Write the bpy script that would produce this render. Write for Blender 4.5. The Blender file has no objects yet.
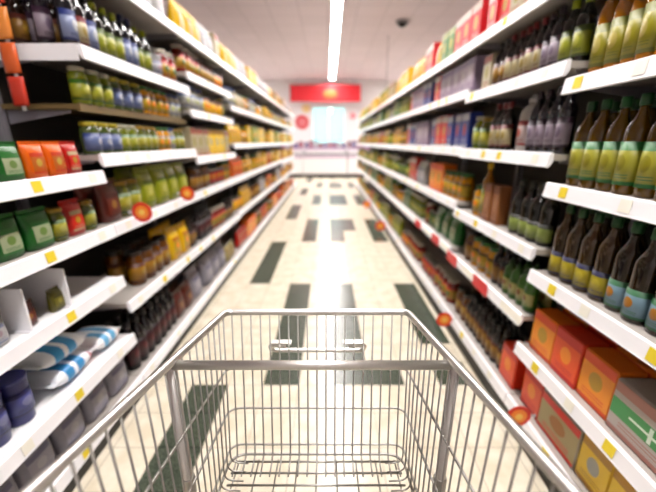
import bpy, math, random
from mathutils import Vector, Matrix

random.seed(11)
scene = bpy.context.scene
COL = scene.collection
PI = math.pi

# ------------------------------------------------------------------ camera
FPX, CAMZ, PITCH = 340.0, 1.42, math.radians(17.0)
cam_data = bpy.data.cameras.new('camera')
cam = bpy.data.objects.new('camera', cam_data)
COL.objects.link(cam)
cam.location = (0, 0, CAMZ)
cam.rotation_euler = (PI / 2 - PITCH, 0, 0)
cam_data.sensor_width = 36
cam_data.lens = FPX / 656 * 36
cam_data.clip_start = 0.02
cam_data.clip_end = 100
cam_data.dof.use_dof = True
cam_data.dof.focus_distance = 0.72
cam_data.dof.aperture_fstop = 1.6
scene.camera = cam

# ------------------------------------------------------------------ materials
def lin(c):
    if isinstance(c, str):
        c = tuple(int(c[i:i + 2], 16) / 255 for i in (0, 2, 4))
    return tuple((x / 12.92 if x <= 0.04045 else ((x + 0.055) / 1.055) ** 2.4) for x in c) + (1.0,)

MATS = {}
def mat(name, color, rough=0.5, metal=0.0, trans=0.0, noise=0.0, nscale=20.0, spec=0.5, bump=0.0, coat=0.0):
    if name in MATS:
        return MATS[name]
    m = bpy.data.materials.new(name)
    m.use_nodes = True
    nt = m.node_tree
    b = nt.nodes['Principled BSDF']
    b.inputs['Base Color'].default_value = lin(color)
    b.inputs['Roughness'].default_value = rough
    b.inputs['Metallic'].default_value = metal
    b.inputs['Transmission Weight'].default_value = trans
    b.inputs['Specular IOR Level'].default_value = spec
    b.inputs['Coat Weight'].default_value = coat
    if noise > 0 or bump > 0:
        tc = nt.nodes.new('ShaderNodeTexCoord')
        nz = nt.nodes.new('ShaderNodeTexNoise')
        nz.inputs['Scale'].default_value = nscale
        nz.inputs['Detail'].default_value = 4
        nt.links.new(tc.outputs['Object'], nz.inputs['Vector'])
        if noise > 0:
            mx = nt.nodes.new('ShaderNodeMix')
            mx.data_type = 'RGBA'
            c = lin(color)
            mx.inputs[6].default_value = tuple(max(0, x * (1 - noise)) for x in c[:3]) + (1,)
            mx.inputs[7].default_value = tuple(min(1, x * (1 + noise)) for x in c[:3]) + (1,)
            nt.links.new(nz.outputs['Fac'], mx.inputs[0])
            nt.links.new(mx.outputs[2], b.inputs['Base Color'])
        if bump > 0:
            bp = nt.nodes.new('ShaderNodeBump')
            bp.inputs['Strength'].default_value = bump
            bp.inputs['Distance'].default_value = 0.01
            nt.links.new(nz.outputs['Fac'], bp.inputs['Height'])
            nt.links.new(bp.outputs['Normal'], b.inputs['Normal'])
    MATS[name] = m
    return m

def emit(name, color, strength):
    if name in MATS:
        return MATS[name]
    m = bpy.data.materials.new(name)
    m.use_nodes = True
    nt = m.node_tree
    nt.nodes.remove(nt.nodes['Principled BSDF'])
    e = nt.nodes.new('ShaderNodeEmission')
    e.inputs['Color'].default_value = lin(color)
    e.inputs['Strength'].default_value = strength
    nt.links.new(e.outputs[0], nt.nodes['Material Output'].inputs[0])
    MATS[name] = m
    return m

import colorsys
def ink(c, sat=1.3, val=0.72):
    """the printed and moulded colours: deeper and a little richer than the palette"""
    r, g, b = (int(c[i:i + 2], 16) / 255 for i in (0, 2, 4))
    h, s_, v = colorsys.rgb_to_hsv(r, g, b)
    if s_ > .74 and v > .6:
        val = .97
    r, g, b = colorsys.hsv_to_rgb(h, min(1, s_ * sat), v * val)
    return '%02x%02x%02x' % (int(r * 255), int(g * 255), int(b * 255))

def label_mat(c1, c2, c3):
    """printed paper: ground colour, two bands, a round motif and a few thin printed lines (generated coordinates)"""
    name = 'print_%s_%s_%s' % (c1, c2, c3)
    c1, c2, c3 = ink(c1), ink(c2), ink(c3)
    if name in MATS:
        return MATS[name]
    m = bpy.data.materials.new(name)
    m.use_nodes = True
    nt = m.node_tree
    N, L = nt.nodes, nt.links
    b = N['Principled BSDF']
    b.inputs['Roughness'].default_value = 0.38
    tc = N.new('ShaderNodeTexCoord')
    sp = N.new('ShaderNodeSeparateXYZ')
    L.new(tc.outputs['Generated'], sp.inputs[0])

    def mth(op, a, c=None, d=None):
        n = N.new('ShaderNodeMath')
        n.operation = op
        for i, v in enumerate((a, c, d)):
            if v is None:
                continue
            if isinstance(v, (int, float)):
                n.inputs[i].default_value = v
            else:
                L.new(v, n.inputs[i])
        return n.outputs[0]

    def mix(f, a, c):
        n = N.new('ShaderNodeMix')
        n.data_type = 'RGBA'
        L.new(f, n.inputs[0])
        for i, v in ((6, a), (7, c)):
            if isinstance(v, tuple):
                n.inputs[i].default_value = v
            else:
                L.new(v, n.inputs[i])
        return n.outputs[2]
    y, z = sp.outputs[1], sp.outputs[2]
    top = mth('GREATER_THAN', z, 0.80)
    bot = mth('LESS_THAN', z, 0.09)
    band = mth('MAXIMUM', top, bot)
    dy = mth('MULTIPLY', mth('SUBTRACT', y, 0.5), 1.1)
    dz = mth('MULTIPLY', mth('SUBTRACT', z, 0.52), 1.25)
    d = mth('ADD', mth('MULTIPLY', dy, dy), mth('MULTIPLY', dz, dz))
    disc = mth('LESS_THAN', d, 0.055)
    lines = mth('GREATER_THAN', mth('FRACT', mth('MULTIPLY', z, 16.0)), 0.62)
    low = mth('MULTIPLY', mth('LESS_THAN', z, 0.26), mth('GREATER_THAN', z, 0.12))
    mid = mth('LESS_THAN', mth('ABSOLUTE', mth('SUBTRACT', y, 0.5)), 0.36)
    pr = mth('MULTIPLY', mth('MULTIPLY', lines, low), mid)
    c = mix(band, lin(c1), lin(c2))
    c = mix(disc, c, lin(c3))
    c = mix(pr, c, lin(c2))
    L.new(c, b.inputs['Base Color'])
    MATS[name] = m
    return m

# ------------------------------------------------------------------ mesh helpers
class MB:
    def __init__(self):
        self.v, self.f, self.mi, self.sm = [], [], [], []

    def quad(self, idx, mi=0, smooth=False):
        self.f.append(tuple(idx)); self.mi.append(mi); self.sm.append(smooth)

    def box(self, x0, x1, y0, y1, z0, z1, mi=0, bev=0.0):
        if bev <= 0:
            b = len(self.v)
            for z in (z0, z1):
                self.v += [(x0, y0, z), (x1, y0, z), (x1, y1, z), (x0, y1, z)]
            for q in ((3, 2, 1, 0), (4, 5, 6, 7), (0, 1, 5, 4), (1, 2, 6, 5), (2, 3, 7, 6), (3, 0, 4, 7)):
                self.quad([b + i for i in q], mi)
            return self
        # chamfered box: octagonal rings
        e = bev
        def ring(z, s):
            return [(x0 + s, y0 + e + s * 0, z), (x0 + e, y0 + s, z), (x1 - e, y0 + s, z), (x1 - s, y0 + e, z),
                    (x1 - s, y1 - e, z), (x1 - e, y1 - s, z), (x0 + e, y1 - s, z), (x0 + s, y1 - e, z)]
        rings = [ring(z0, e * 0.7), ring(z0 + e, 0), ring(z1 - e, 0), ring(z1, e * 0.7)]
        self.loft(rings, mi, False, True)
        return self

    def loft(self, rings, mi=0, smooth=True, cap=True):
        b = len(self.v)
        n = len(rings[0])
        for r in rings:
            self.v += [tuple(p) for p in r]
        for k in range(len(rings) - 1):
            m_ = mi[k] if isinstance(mi, (list, tuple)) else mi
            for i in range(n):
                j = (i + 1) % n
                self.quad([b + k * n + i, b + k * n + j, b + (k + 1) * n + j, b + (k + 1) * n + i], m_, smooth)
        if cap:
            m0 = mi[0] if isinstance(mi, (list, tuple)) else mi
            m1 = mi[-1] if isinstance(mi, (list, tuple)) else mi
            self.quad([b + i for i in range(n)][::-1], m0)
            self.quad([b + (len(rings) - 1) * n + i for i in range(n)], m1)
        return self

    def lathe(self, prof, seg=16, mi=0, cx=0, cy=0, smooth=True):
        """prof: list of (r, z) or (r, z, material) from bottom to top"""
        rings = [[(cx + p[0] * math.cos(2 * PI * i / seg), cy + p[0] * math.sin(2 * PI * i / seg), p[1]) for i in range(seg)] for p in prof]
        mis = [(prof[k + 1][2] if len(prof[k + 1]) > 2 else mi) for k in range(len(prof) - 1)]
        return self.loft(rings, mis, smooth, True)

    def arc(self, r, z0, z1, half, seg=12, mi=0):
        """a label wrapped round a bottle, facing +x"""
        b = len(self.v)
        for i in range(seg + 1):
            a = -half + 2 * half * i / seg
            for rr in (r, r - 0.0008):
                for z in (z0, z1):
                    self.v.append((rr * math.cos(a), rr * math.sin(a), z))
        for i in range(seg):
            o, p = b + i * 4, b + i * 4 + 4
            self.quad((o, p, p + 1, o + 1), mi, True)
            self.quad((o + 3, p + 3, p + 2, o + 2), mi, True)
            self.quad((o + 1, p + 1, p + 3, o + 3), mi)
            self.quad((o + 2, p + 2, p, o), mi)
        self.quad((b, b + 1, b + 3, b + 2), mi)
        e = b + seg * 4
        self.quad((e + 2, e + 3, e + 1, e), mi)
        return self

    def tube(self, pts, r, seg=8, mi=0, closed=False):
        pts = [Vector(p) for p in pts]
        n = len(pts)
        rings = []
        up = None
        for i, p in enumerate(pts):
            if closed:
                t = (pts[(i + 1) % n] - pts[i - 1]).normalized()
            else:
                t = (pts[min(i + 1, n - 1)] - pts[max(i - 1, 0)]).normalized()
            if up is None:
                up = Vector((0, 0, 1)) if abs(t.z) < 0.9 else Vector((1, 0, 0))
            a = (up - t * up.dot(t)).normalized()
            c = t.cross(a)
            up = a
            rings.append([p + (a * math.cos(2 * PI * k / seg) + c * math.sin(2 * PI * k / seg)) * r for k in range(seg)])
        if closed:
            b = len(self.v)
            for rg in rings:
                self.v += [tuple(q) for q in rg]
            for k in range(n):
                k2 = (k + 1) % n
                for i in range(seg):
                    j = (i + 1) % seg
                    self.quad([b + k * seg + i, b + k * seg + j, b + k2 * seg + j, b + k2 * seg + i], mi, True)
        else:
            self.loft(rings, mi, True, True)
        return self

    def mesh(self, name, mats):
        me = bpy.data.meshes.new(name)
        me.from_pydata(self.v, [], self.f)
        for m in (mats if isinstance(mats, (list, tuple)) else [mats]):
            me.materials.append(m)
        me.polygons.foreach_set('material_index', self.mi)
        me.polygons.foreach_set('use_smooth', self.sm)
        me.update()
        return me

    def build(self, name, mats, parent=None):
        return link(name, self.mesh(name, mats), parent)

def link(name, me, parent=None):
    o = bpy.data.objects.new(name, me)
    COL.objects.link(o)
    if parent:
        o.parent = parent
    return o

def tag(o, label=None, cat=None, group=None, kind=None):
    for k, v in (('label', label), ('category', cat), ('group', group), ('kind', kind)):
        if v:
            o[k] = v
    return o

def empty(name, loc, rz=0.0):
    o = bpy.data.objects.new(name, None)
    o.empty_display_size = 0.05
    COL.objects.link(o)
    o.location = loc
    o.rotation_euler = (0, 0, rz)
    return o

def copy_tree(o, kids, parent=None):
    c = o.copy()
    COL.objects.link(c)
    if parent:
        c.parent = parent
    for ch in kids.get(o.name, ()):
        copy_tree(ch, kids, c)
    return c

def bend(pts, r, n=5):
    """round the inner corners of a polyline"""
    pts = [Vector(p) for p in pts]
    out = [pts[0]]
    for a, b, c in zip(pts, pts[1:], pts[2:]):
        d1, d2 = (a - b), (c - b)
        k = min(r, d1.length * 0.45, d2.length * 0.45)
        p, q = b + d1.normalized() * k, b + d2.normalized() * k
        for i in range(n + 1):
            t = i / n
            out.append(p * (1 - t) ** 2 + b * 2 * t * (1 - t) + q * t * t)
    out.append(pts[-1])
    return out

# ------------------------------------------------------------------ shared materials
M_WHITE = mat('white_enamel', 'efeef0', 0.32, noise=0.03, nscale=6)
M_RAIL = mat('white_price_rail', 'f6f5fa', 0.28)
M_BOARD = mat('grey_shelf_board', 'a9a29c', 0.45, noise=0.05, nscale=6)
M_BACK = mat('dark_back_panel', '2a2422', 0.6, noise=0.25, nscale=5)
M_POST = mat('grey_upright', '8d8a92', 0.4, metal=0.3)
M_KICK = mat('black_kickboard', '15120f', 0.5)
M_WOOD = mat('brown_edge', '6a5733', 0.5, noise=0.15)
M_ZINC = mat('zinc_plated_steel', 'd2d0cc', 0.38, metal=1.0, noise=0.06, nscale=40)
M_WIRE = mat('zinc_wire', 'a5a39e', 0.4, metal=1.0, noise=0.06, nscale=60)
M_RUBBER = mat('grey_rubber', '33333a', 0.7)
M_YELLOW = mat('yellow_ticket', 'e8cf2e', 0.5)
M_REDT = mat('red_ticket', 'd8232c', 0.45)
M_WHITET = mat('white_ticket', 'f4f1e6', 0.5)

# ------------------------------------------------------------------ room
CEIL = 4.0
Y0, Y1, XW = -2.5, 16.4, 6.0
# floor: one mesh of tiles, cream with dark strips
TX, TY, OX, OY = 0.216, 0.2226, 0.037, 1.739

def tile_material(name, c_lo, c_hi, grout, rough, scale):
    m = bpy.data.materials.new(name)
    m.use_nodes = True
    nt = m.node_tree
    N, L = nt.nodes, nt.links
    b = N['Principled BSDF']
    tc = N.new('ShaderNodeTexCoord')
    sp = N.new('ShaderNodeSeparateXYZ')
    L.new(tc.outputs['Object'], sp.inputs[0])
    nz = N.new('ShaderNodeTexNoise')
    nz.inputs['Scale'].default_value = scale
    nz.inputs['Detail'].default_value = 6
    L.new(tc.outputs['Object'], nz.inputs['Vector'])
    rp = N.new('ShaderNodeValToRGB')
    rp.color_ramp.elements[0].position = 0.38
    rp.color_ramp.elements[1].position = 0.62
    rp.color_ramp.elements[0].color = lin(c_lo)
    rp.color_ramp.elements[1].color = lin(c_hi)
    L.new(nz.outputs['Fac'], rp.inputs[0])

    def mth(op, a, c=None):
        n = N.new('ShaderNodeMath')
        n.operation = op
        for i, v in enumerate((a, c)):
            if v is None:
                continue
            if isinstance(v, (int, float)):
                n.inputs[i].default_value = v
            else:
                L.new(v, n.inputs[i])
        return n.outputs[0]
    masks = []
    for out, o, t in ((sp.outputs[0], OX, TX), (sp.outputs[1], OY, TY)):
        fr = mth('FRACT', mth('ADD', mth('DIVIDE', mth('SUBTRACT', out, o), t), 100.0))
        masks.append(mth('GREATER_THAN', mth('ABSOLUTE', mth('SUBTRACT', fr, 0.5)), 0.5 - 0.0022 / t))
    g = mth('MAXIMUM', masks[0], masks[1])
    mx = N.new('ShaderNodeMix')
    mx.data_type = 'RGBA'
    L.new(g, mx.inputs[0])
    L.new(rp.outputs[0], mx.inputs[6])
    mx.inputs[7].default_value = lin(grout)
    L.new(mx.outputs[2], b.inputs['Base Color'])
    b.inputs['Roughness'].default_value = rough
    return m

M_CREAM = tile_material('cream_floor_tile', 'd8cdb6', 'e4dcca', 'b5aa97', 0.24, 9)
M_DARK = tile_material('dark_green_floor_tile', '262d23', '525b4c', '1c1f19', 0.24, 90)

def is_dark(c, r):
    blk, k = r // 7, r % 7
    if blk % 2:
        return c == -4
    if c in (-2, 0):
        return True
    if c == 3:
        return not (blk == 0 and k == 1)
    if c == 1:
        return {0: k == 0, 2: k >= 3, 4: True, 6: True}.get(blk, False)
    return False

fl = MB()
c0, c1 = math.floor((-XW - OX) / TX), math.ceil((XW - OX) / TX)
r0, r1 = math.floor((Y0 - OY) / TY), math.ceil((Y1 - OY) / TY)
nx = c1 - c0 + 1
for r in range(r0, r1 + 1):
    for c in range(c0, c1 + 1):
        fl.v.append((OX + c * TX, OY + r * TY, 0))
for r in range(r0, r1):
    for c in range(c0, c1):
        a = (r - r0) * nx + (c - c0)
        fl.quad((a, a + 1, a + 1 + nx, a + nx), 1 if is_dark(c, r) else 0)
tag(fl.build('floor', [M_CREAM, M_DARK]), kind='structure')

# ceiling with panel grid
mc = bpy.data.materials.new('ceiling_panels')
mc.use_nodes = True
_nt = mc.node_tree
_b = _nt.nodes['Principled BSDF']
_tc = _nt.nodes.new('ShaderNodeTexCoord')
_br = _nt.nodes.new('ShaderNodeTexBrick')
_br.offset = 0
_br.inputs['Color1'].default_value = lin('dccdd3')
_br.inputs['Color2'].default_value = lin('d6c7cd')
_br.inputs['Mortar'].default_value = lin('c6b7bd')
_br.inputs['Scale'].default_value = 1.0
_br.inputs['Mortar Size'].default_value = 0.012
_br.inputs['Brick Width'].default_value = 0.6
_br.inputs['Row Height'].default_value = 0.6
_nt.links.new(_tc.outputs['Object'], _br.inputs['Vector'])
_nt.links.new(_br.outputs['Color'], _b.inputs['Base Color'])
_b.inputs['Roughness'].default_value = 0.7
tag(MB().box(-XW, XW, Y0, Y1, CEIL, CEIL + 0.1).build('ceiling', mc), kind='structure')

M_WALL = mat('white_painted_wall', 'eae4e6', 0.6, noise=0.03, nscale=3)
tag(MB().box(-XW - 0.1, -XW, Y0, Y1, 0, CEIL).build('wall_left', M_WALL), kind='structure')
tag(MB().box(XW, XW + 0.1, Y0, Y1, 0, CEIL).build('wall_right', M_WALL), kind='structure')
tag(MB().box(-XW, XW, Y0 - 0.1, Y0, 0, CEIL).build('wall_front', M_WALL), kind='structure')
WX0, WX1, WZ0, WZ1 = -0.74, 0.80, 1.30, 2.95
wb = MB()
wb.box(-XW, WX0, Y1, Y1 + 0.15, 0, CEIL)
wb.box(WX1, XW, Y1, Y1 + 0.15, 0, CEIL)
wb.box(WX0, WX1, Y1, Y1 + 0.15, 0, WZ0)
wb.box(WX0, WX1, Y1, Y1 + 0.15, WZ1, CEIL)
tag(wb.build('wall_back', M_WALL), kind='structure')

# shop window in the back wall
win = empty('window_1', ((WX0 + WX1) / 2, Y1 + 0.07, WZ0))
tag(win, kind='structure')
hw_ = (WX1 - WX0) / 2
wf = MB()
hh = WZ1 - WZ0
for a, b in ((-hw_, -hw_ + 0.06), (hw_ - 0.06, hw_)):
    wf.box(a, b, -0.04, 0.04, 0, hh)
wf.box(-hw_ + 0.06, hw_ - 0.06, -0.04, 0.04, 0, 0.06)
wf.box(-hw_ + 0.06, hw_ - 0.06, -0.04, 0.04, hh - 0.06, hh)
for xx in (0.0,):
    wf.box(xx - 0.025, xx + 0.025, -0.035, 0.035, 0.06, hh - 0.06)
wf.build('window_frame', mat('white_window_frame', 'e8e8ea', 0.4), win)
gm = bpy.data.materials.new('window_glass')
gm.use_nodes = True
_nt = gm.node_tree
_nt.nodes.remove(_nt.nodes['Principled BSDF'])
_t = _nt.nodes.new('ShaderNodeBsdfTransparent')
_t.inputs[0].default_value = lin('d9f3f0')
_g = _nt.nodes.new('ShaderNodeBsdfGlossy')
_g.inputs['Roughness'].default_value = 0.02
_mx = _nt.nodes.new('ShaderNodeMixShader')
_mx.inputs[0].default_value = 0.07
_nt.links.new(_t.outputs[0], _mx.inputs[1])
_nt.links.new(_g.outputs[0], _mx.inputs[2])
_nt.links.new(_mx.outputs[0], _nt.nodes['Material Output'].inputs[0])
for a, b in ((-hw_ + 0.06, -0.025), (0.025, hw_ - 0.06)):
    MB().box(a, b, -0.004, 0.004, 0.06, hh - 0.06).build('window_pane', gm, win)

# daylight outside
w = bpy.data.worlds.new('world')
scene.world = w
w.use_nodes = True
bg = w.node_tree.nodes['Background']
bg.inputs['Color'].default_value = (0.84, 0.965, 1.0, 1)
bg.inputs['Strength'].default_value = 2.0

# ceiling lamps: continuous fluorescent strips
M_TUBE = emit('fluorescent_tube', 'fffaf6', 62.0)
M_TUBE2 = emit('fluorescent_tube_far', 'fffaf6', 75.0)
def strip(x, y0, y1, label, tube=M_TUBE):
    t = empty('strip_light', (x, (y0 + y1) / 2, CEIL))
    tag(t, label, 'ceiling light', 'fluorescent strip lights')
    L = (y1 - y0) / 2
    b = MB()
    # an open channel: top plate and two side lips, the diffuser lies flush between them
    prof = [(-.10, -.002), (-.10, -.072), (-.083, -.072), (-.083, -.040), (.083, -.040), (.083, -.072), (.10, -.072), (.10, -.002)]
    b.loft([[(p[0], yy, p[1]) for p in prof] for yy in (-L + .012, L - .012)], 0, False, False)
    b.build('lamp_housing', M_WHITE, t)
    d = MB()
    d.box(-.082, .082, -L + .013, L - .013, -.068, -.055)
    d.build('glowing_diffuser', tube, t)
    for q in (-1, 1):
        e = MB()
        e.box(-.10, .10, q * L - .0115, q * L + .0115, -.075, -.002)
        e.build('end_cap', M_WHITE, t)
strip(0.175, -1.5, 15.6, 'long white fluorescent strip light running along the ceiling above the aisle')

strip(-4.3, 11.9, 16.2, 'fluorescent strip light over the cross aisle behind the left shelves', M_TUBE2)
strip(4.3, 11.9, 16.2, 'fluorescent strip light over the cross aisle behind the right shelves', M_TUBE2)
# dome on the ceiling and the thin hanging rod
t = empty('ceiling_dome', (1.66, 8.7, CEIL))
tag(t, 'small dark round dome fixed to the ceiling above the right shelves', 'dome camera')
MB().lathe([(0.13, -0.05), (0.14, -0.03), (0.14, -0.001)], 20).build('mounting_ring', mat('grey_plastic', '8c8488', 0.5), t)
MB().lathe([(0.005, -0.135), (0.05, -0.128), (0.085, -0.105), (0.105, -0.07), (0.11, -0.0505)], 20).build('dark_dome', mat('smoked_dome', '2b2528', 0.15), t)
t = empty('hanging_rod', (1.55, 9.9, CEIL))
tag(t, 'thin grey rod hanging from the ceiling above the right shelves', 'rod')
MB().tube([(0, 0, -0.01), (0, 0, -1.25)], 0.009, 6).build('rod', M_POST, t)
MB().lathe([(0.03, -0.012), (0.04, -0.001)], 12).build('ceiling_plate', M_POST, t)

# ------------------------------------------------------------------ end of the shop
t = empty('hanging_banner', (-0.11, 15.7, 3.07))
tag(t, 'wide red banner board hanging under the ceiling above the shop window', 'banner')
b = MB()
b.box(-1.50, 1.50, -0.03, 0.03, 0.0, 0.66, bev=0.01)
b.build('red_board', mat('red_banner', 'cf1424', 0.5), t)
b = MB()
b.lathe([(0.005, 0), (0.20, 0), (0.21, 0.004), (0.20, 0.008), (0.005, 0.008)], 24)
o = b.build('orange_emblem', mat('orange_emblem', 'ee6a2c', 0.5), t)
o.rotation_euler = (PI / 2, 0, 0)
o.location = (0.20, -0.031, 0.30)
o.scale = (1.5, 0.8, 1)
for s in (-1, 1):
    MB().tube([(s * 1.2, 0, 0.66), (s * 1.2, 0, 0.929)], 0.008, 6).build('hanger', M_POST, t)

# row of freezers along the back
M_FRZ = mat('white_freezer', 'f1eef0', 0.3)
M_LILAC = mat('lilac_trim', 'b98fb4', 0.4)
pk = ['d8577e', 'b04a8a', 'e7e2ea', '7c63a8', 'cf6f94', 'efe6ee', 'a33b5b', '8f80bd']
ord_ = ['first', 'second', 'third', 'fourth', 'fifth', 'sixth', 'seventh', 'eighth', 'ninth', 'tenth', 'eleventh', 'twelfth',
        'thirteenth', 'fourteenth', 'fifteenth', 'sixteenth', 'seventeenth', 'eighteenth', 'nineteenth', 'twentieth']
npack = 0
for k in range(3):
    fx = -2.55 + 1.83 * k + 0.6
    t = empty('chest_freezer', (fx, 14.9, 0))
    tag(t, 'white chest freezer with glass top below the shop window, %s from the left' % ord_[k], 'freezer', 'freezers along the back wall')
    b = MB(); b.box(-0.90, 0.90, -0.42, 0.42, 0.14, 0.90, bev=0.02); b.build('freezer_body', M_FRZ, t)
    b = MB(); b.box(-0.88, 0.88, -0.38, 0.38, 0.0, 0.139); b.build('kick_plate', M_KICK, t)
    b = MB(); b.box(-0.90, 0.90, -0.436, -0.4205, 0.80, 0.86); b.build('lilac_trim', M_LILAC, t)
    b = MB()
    for a in (-0.90, 0.86):
        b.box(a, a + 0.04, -0.42, 0.42, 0.901, 0.95)
    b.box(-0.86, 0.86, -0.42, -0.38, 0.901, 0.95); b.box(-0.86, 0.86, 0.38, 0.42, 0.901, 0.95)
    b.build('lid_frame', M_POST, t)
    for s in (0, 1):
        b = MB(); b.box(-0.855 + s * 0.86, -0.005 + s * 0.86, -0.375, 0.375, 0.925, 0.931); b.build('glass_lid', gm, t)
    t2 = empty('freezer_shelf', (fx, 15.28, 0.952))
    tag(t2, 'white display shelf above the chest freezer, %s from the left' % ord_[k], 'shelf', 'display shelves above the freezers')
    b = MB(); b.box(-0.89, 0.89, -0.16, 0.02, 0.20, 0.23); b.build('shelf_board', M_WHITE, t2)
    b = MB(); b.box(-0.89, 0.89, -0.178, -0.1605, 0.17, 0.235); b.build('price_rail', M_LILAC, t2)
    for s in (-1, 1):
        b = MB(); b.box(s * 0.87 - 0.012, s * 0.87 + 0.012, -0.15, 0.02, 0, 0.199); b.build('support', M_POST, t2)
    for i in range(9):
        c = pk[(i + 3 * k) % len(pk)]
        wv = 0.078
        hgt = random.choice((0.22, 0.26, 0.30))
        px = -0.80 + i * 0.2
        o = MB().box(-wv, wv, -0.05, 0.05, 0, hgt, bev=0.006).build('frozen_food_box', label_mat(c, pk[(i + 5) % 8], 'f5f0f2'))
        o.location = (fx + px, 15.20, 0.952 + 0.231)
        tag(o, 'pink or purple food box, %s along the display shelf over the %s freezer' % (ord_[i], ord_[k]), 'box', 'boxes above the freezers')
# make the box colour wording true
# (each colour gets its own words)
names = {'d8577e': 'pink', 'b04a8a': 'magenta', 'e7e2ea': 'white', '7c63a8': 'purple', 'cf6f94': 'rose', 'efe6ee': 'pale', 'a33b5b': 'crimson', '8f80bd': 'lilac'}
for o in [x for x in COL.objects if x.name.startswith('frozen_food_box')]:
    c = o.data.materials[0].name.split('_')[1]
    o['label'] = o['label'].replace('pink or purple', names[c])

# posters on the window
def round_poster(x, z, r, cols, label):
    t = empty('wall_poster', (x, Y1 - 0.006, z))
    tag(t, label, 'poster', 'round posters on the back wall')
    for i, (rr, c, nm) in enumerate(cols):
        y = -0.004 * i
        o = MB().lathe([(rr * 0.02, 0), (rr, 0), (rr, 0.003), (rr * 0.02, 0.003)], 28, smooth=False).build(nm, mat('poster_' + c, c, 0.5), t)
        o.rotation_euler = (PI / 2, 0, 0)
        o.location = (0, y, 0)
round_poster(-1.17, 2.28, 0.36, [(0.36, 'f3d9dc', 'poster_disc'), (0.30, 'd0202f', 'red_disc'), (0.17, 'ee9aa0', 'inner_disc'), (0.07, 'c81f2d', 'centre_dot')],
             'large round red and pink poster on the back wall beside the shop window')
round_poster(-0.98, 2.86, 0.17, [(0.17, 'efc56a', 'poster_disc'), (0.09, 'f3e3b2', 'inner_disc')], 'small round yellow poster above the red one on the back wall')
round_poster(1.12, 2.55, 0.13, [(0.13, 'd93a55', 'poster_disc'), (0.07, 'f1c7cf', 'inner_disc')], 'small round red poster on the wall right of the shop window')

# ------------------------------------------------------------------ shelving
XL, XR = -1.06, 0.92
DEPTH = 0.42
side_word = {'L': 'left', 'R': 'right'}
BAYS = {'L': [(0.45 + 1.2 * i, 1.65 + 1.2 * i) for i in range(9)], 'R': [(0.46 + 1.0 * i, 1.46 + 1.0 * i) for i in range(11)]}
def levels(side, i):
    if side == 'L':
        if i == 0: return [0.14, 0.41, 0.75, 1.02, 1.285]
        if i == 1: return [0.14, 0.59, 1.02, 1.36, 1.585, 1.82, 2.2]
        if i == 2: return [0.14, 0.59, 1.02, 1.30, 1.66, 1.93, 2.2]
        return [0.14, 0.61, 1.02, 1.40, 1.81, 2.2]
    if i == 0: return [0.17, 0.48, 0.86, 1.25, 1.65, 2.04]
    if i == 1: return [0.17, 0.62, 0.955, 1.37, 1.72, 2.04]
    return [0.17, 0.65, 1.0, 1.38, 1.75, 2.04]
def bay_phrase(side, i):
    s = side_word[side]
    n = len(BAYS[side])
    return ('nearest %s bay' % s) if i == 0 else ('last %s bay' % s if i == n - 1 else '%s %s bay' % (ord_[i], s))
def lvl_phrase(k, n):
    return 'bottom shelf' if k == 0 else ('top shelf' if k == n - 1 else '%s shelf up' % ord_[k])

# meshes of the bays and shelves are shared: local x = towards the aisle (front at 0), local y from -L/2 to L/2
MESHC = {}
def cached(key, fn):
    if key not in MESHC:
        MESHC[key] = fn()
    return MESHC[key]

def bay(side, i):
    y0, y1 = BAYS[side][i]
    L = y1 - y0
    x = XL if side == 'L' else XR
    top = levels(side, i)[-1]
    H = {True: 1.62, False: 2.30}[side == 'L' and i == 0] if side == 'L' else 2.16
    t = empty('shelf_bay', (x, (y0 + y1) / 2, 0), 0 if side == 'L' else PI)
    tag(t, 'tall dark-backed supermarket shelving unit, %s' % bay_phrase(side, i), 'shelving unit', 'shelving units on the %s of the aisle' % side_word[side])
    h = L / 2
    link('back_panel', cached(('bp', L, H), lambda: MB().box(-0.47, -0.45, -h + 0.001, h - 0.001, 0.1, H).mesh('back_panel', M_BACK)), t)
    link('plinth', cached(('pl', L), lambda: MB().box(-0.449, -0.045, -h + 0.001, h - 0.001, 0.0, 0.095).mesh('plinth', M_BACK)), t)
    link('kick_board', cached(('kb', L), lambda: MB().box(-0.0445, -0.025, -h + 0.001, h - 0.001, 0.0, 0.095).mesh('kick_board', M_KICK)), t)
    def post():
        m = MB(); m.box(-0.449, -0.419, -h + 0.001, -h + 0.021, 0.096, H)
        return m.mesh('upright_post', M_POST)
    def post2():
        m = MB(); m.box(-0.449, -0.419, h - 0.021, h - 0.001, 0.096, H)
        return m.mesh('upright_post', M_POST)
    link('upright_post', cached(('p1', L, H), post), t)
    link('upright_post', cached(('p2', L, H), post2), t)

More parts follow.
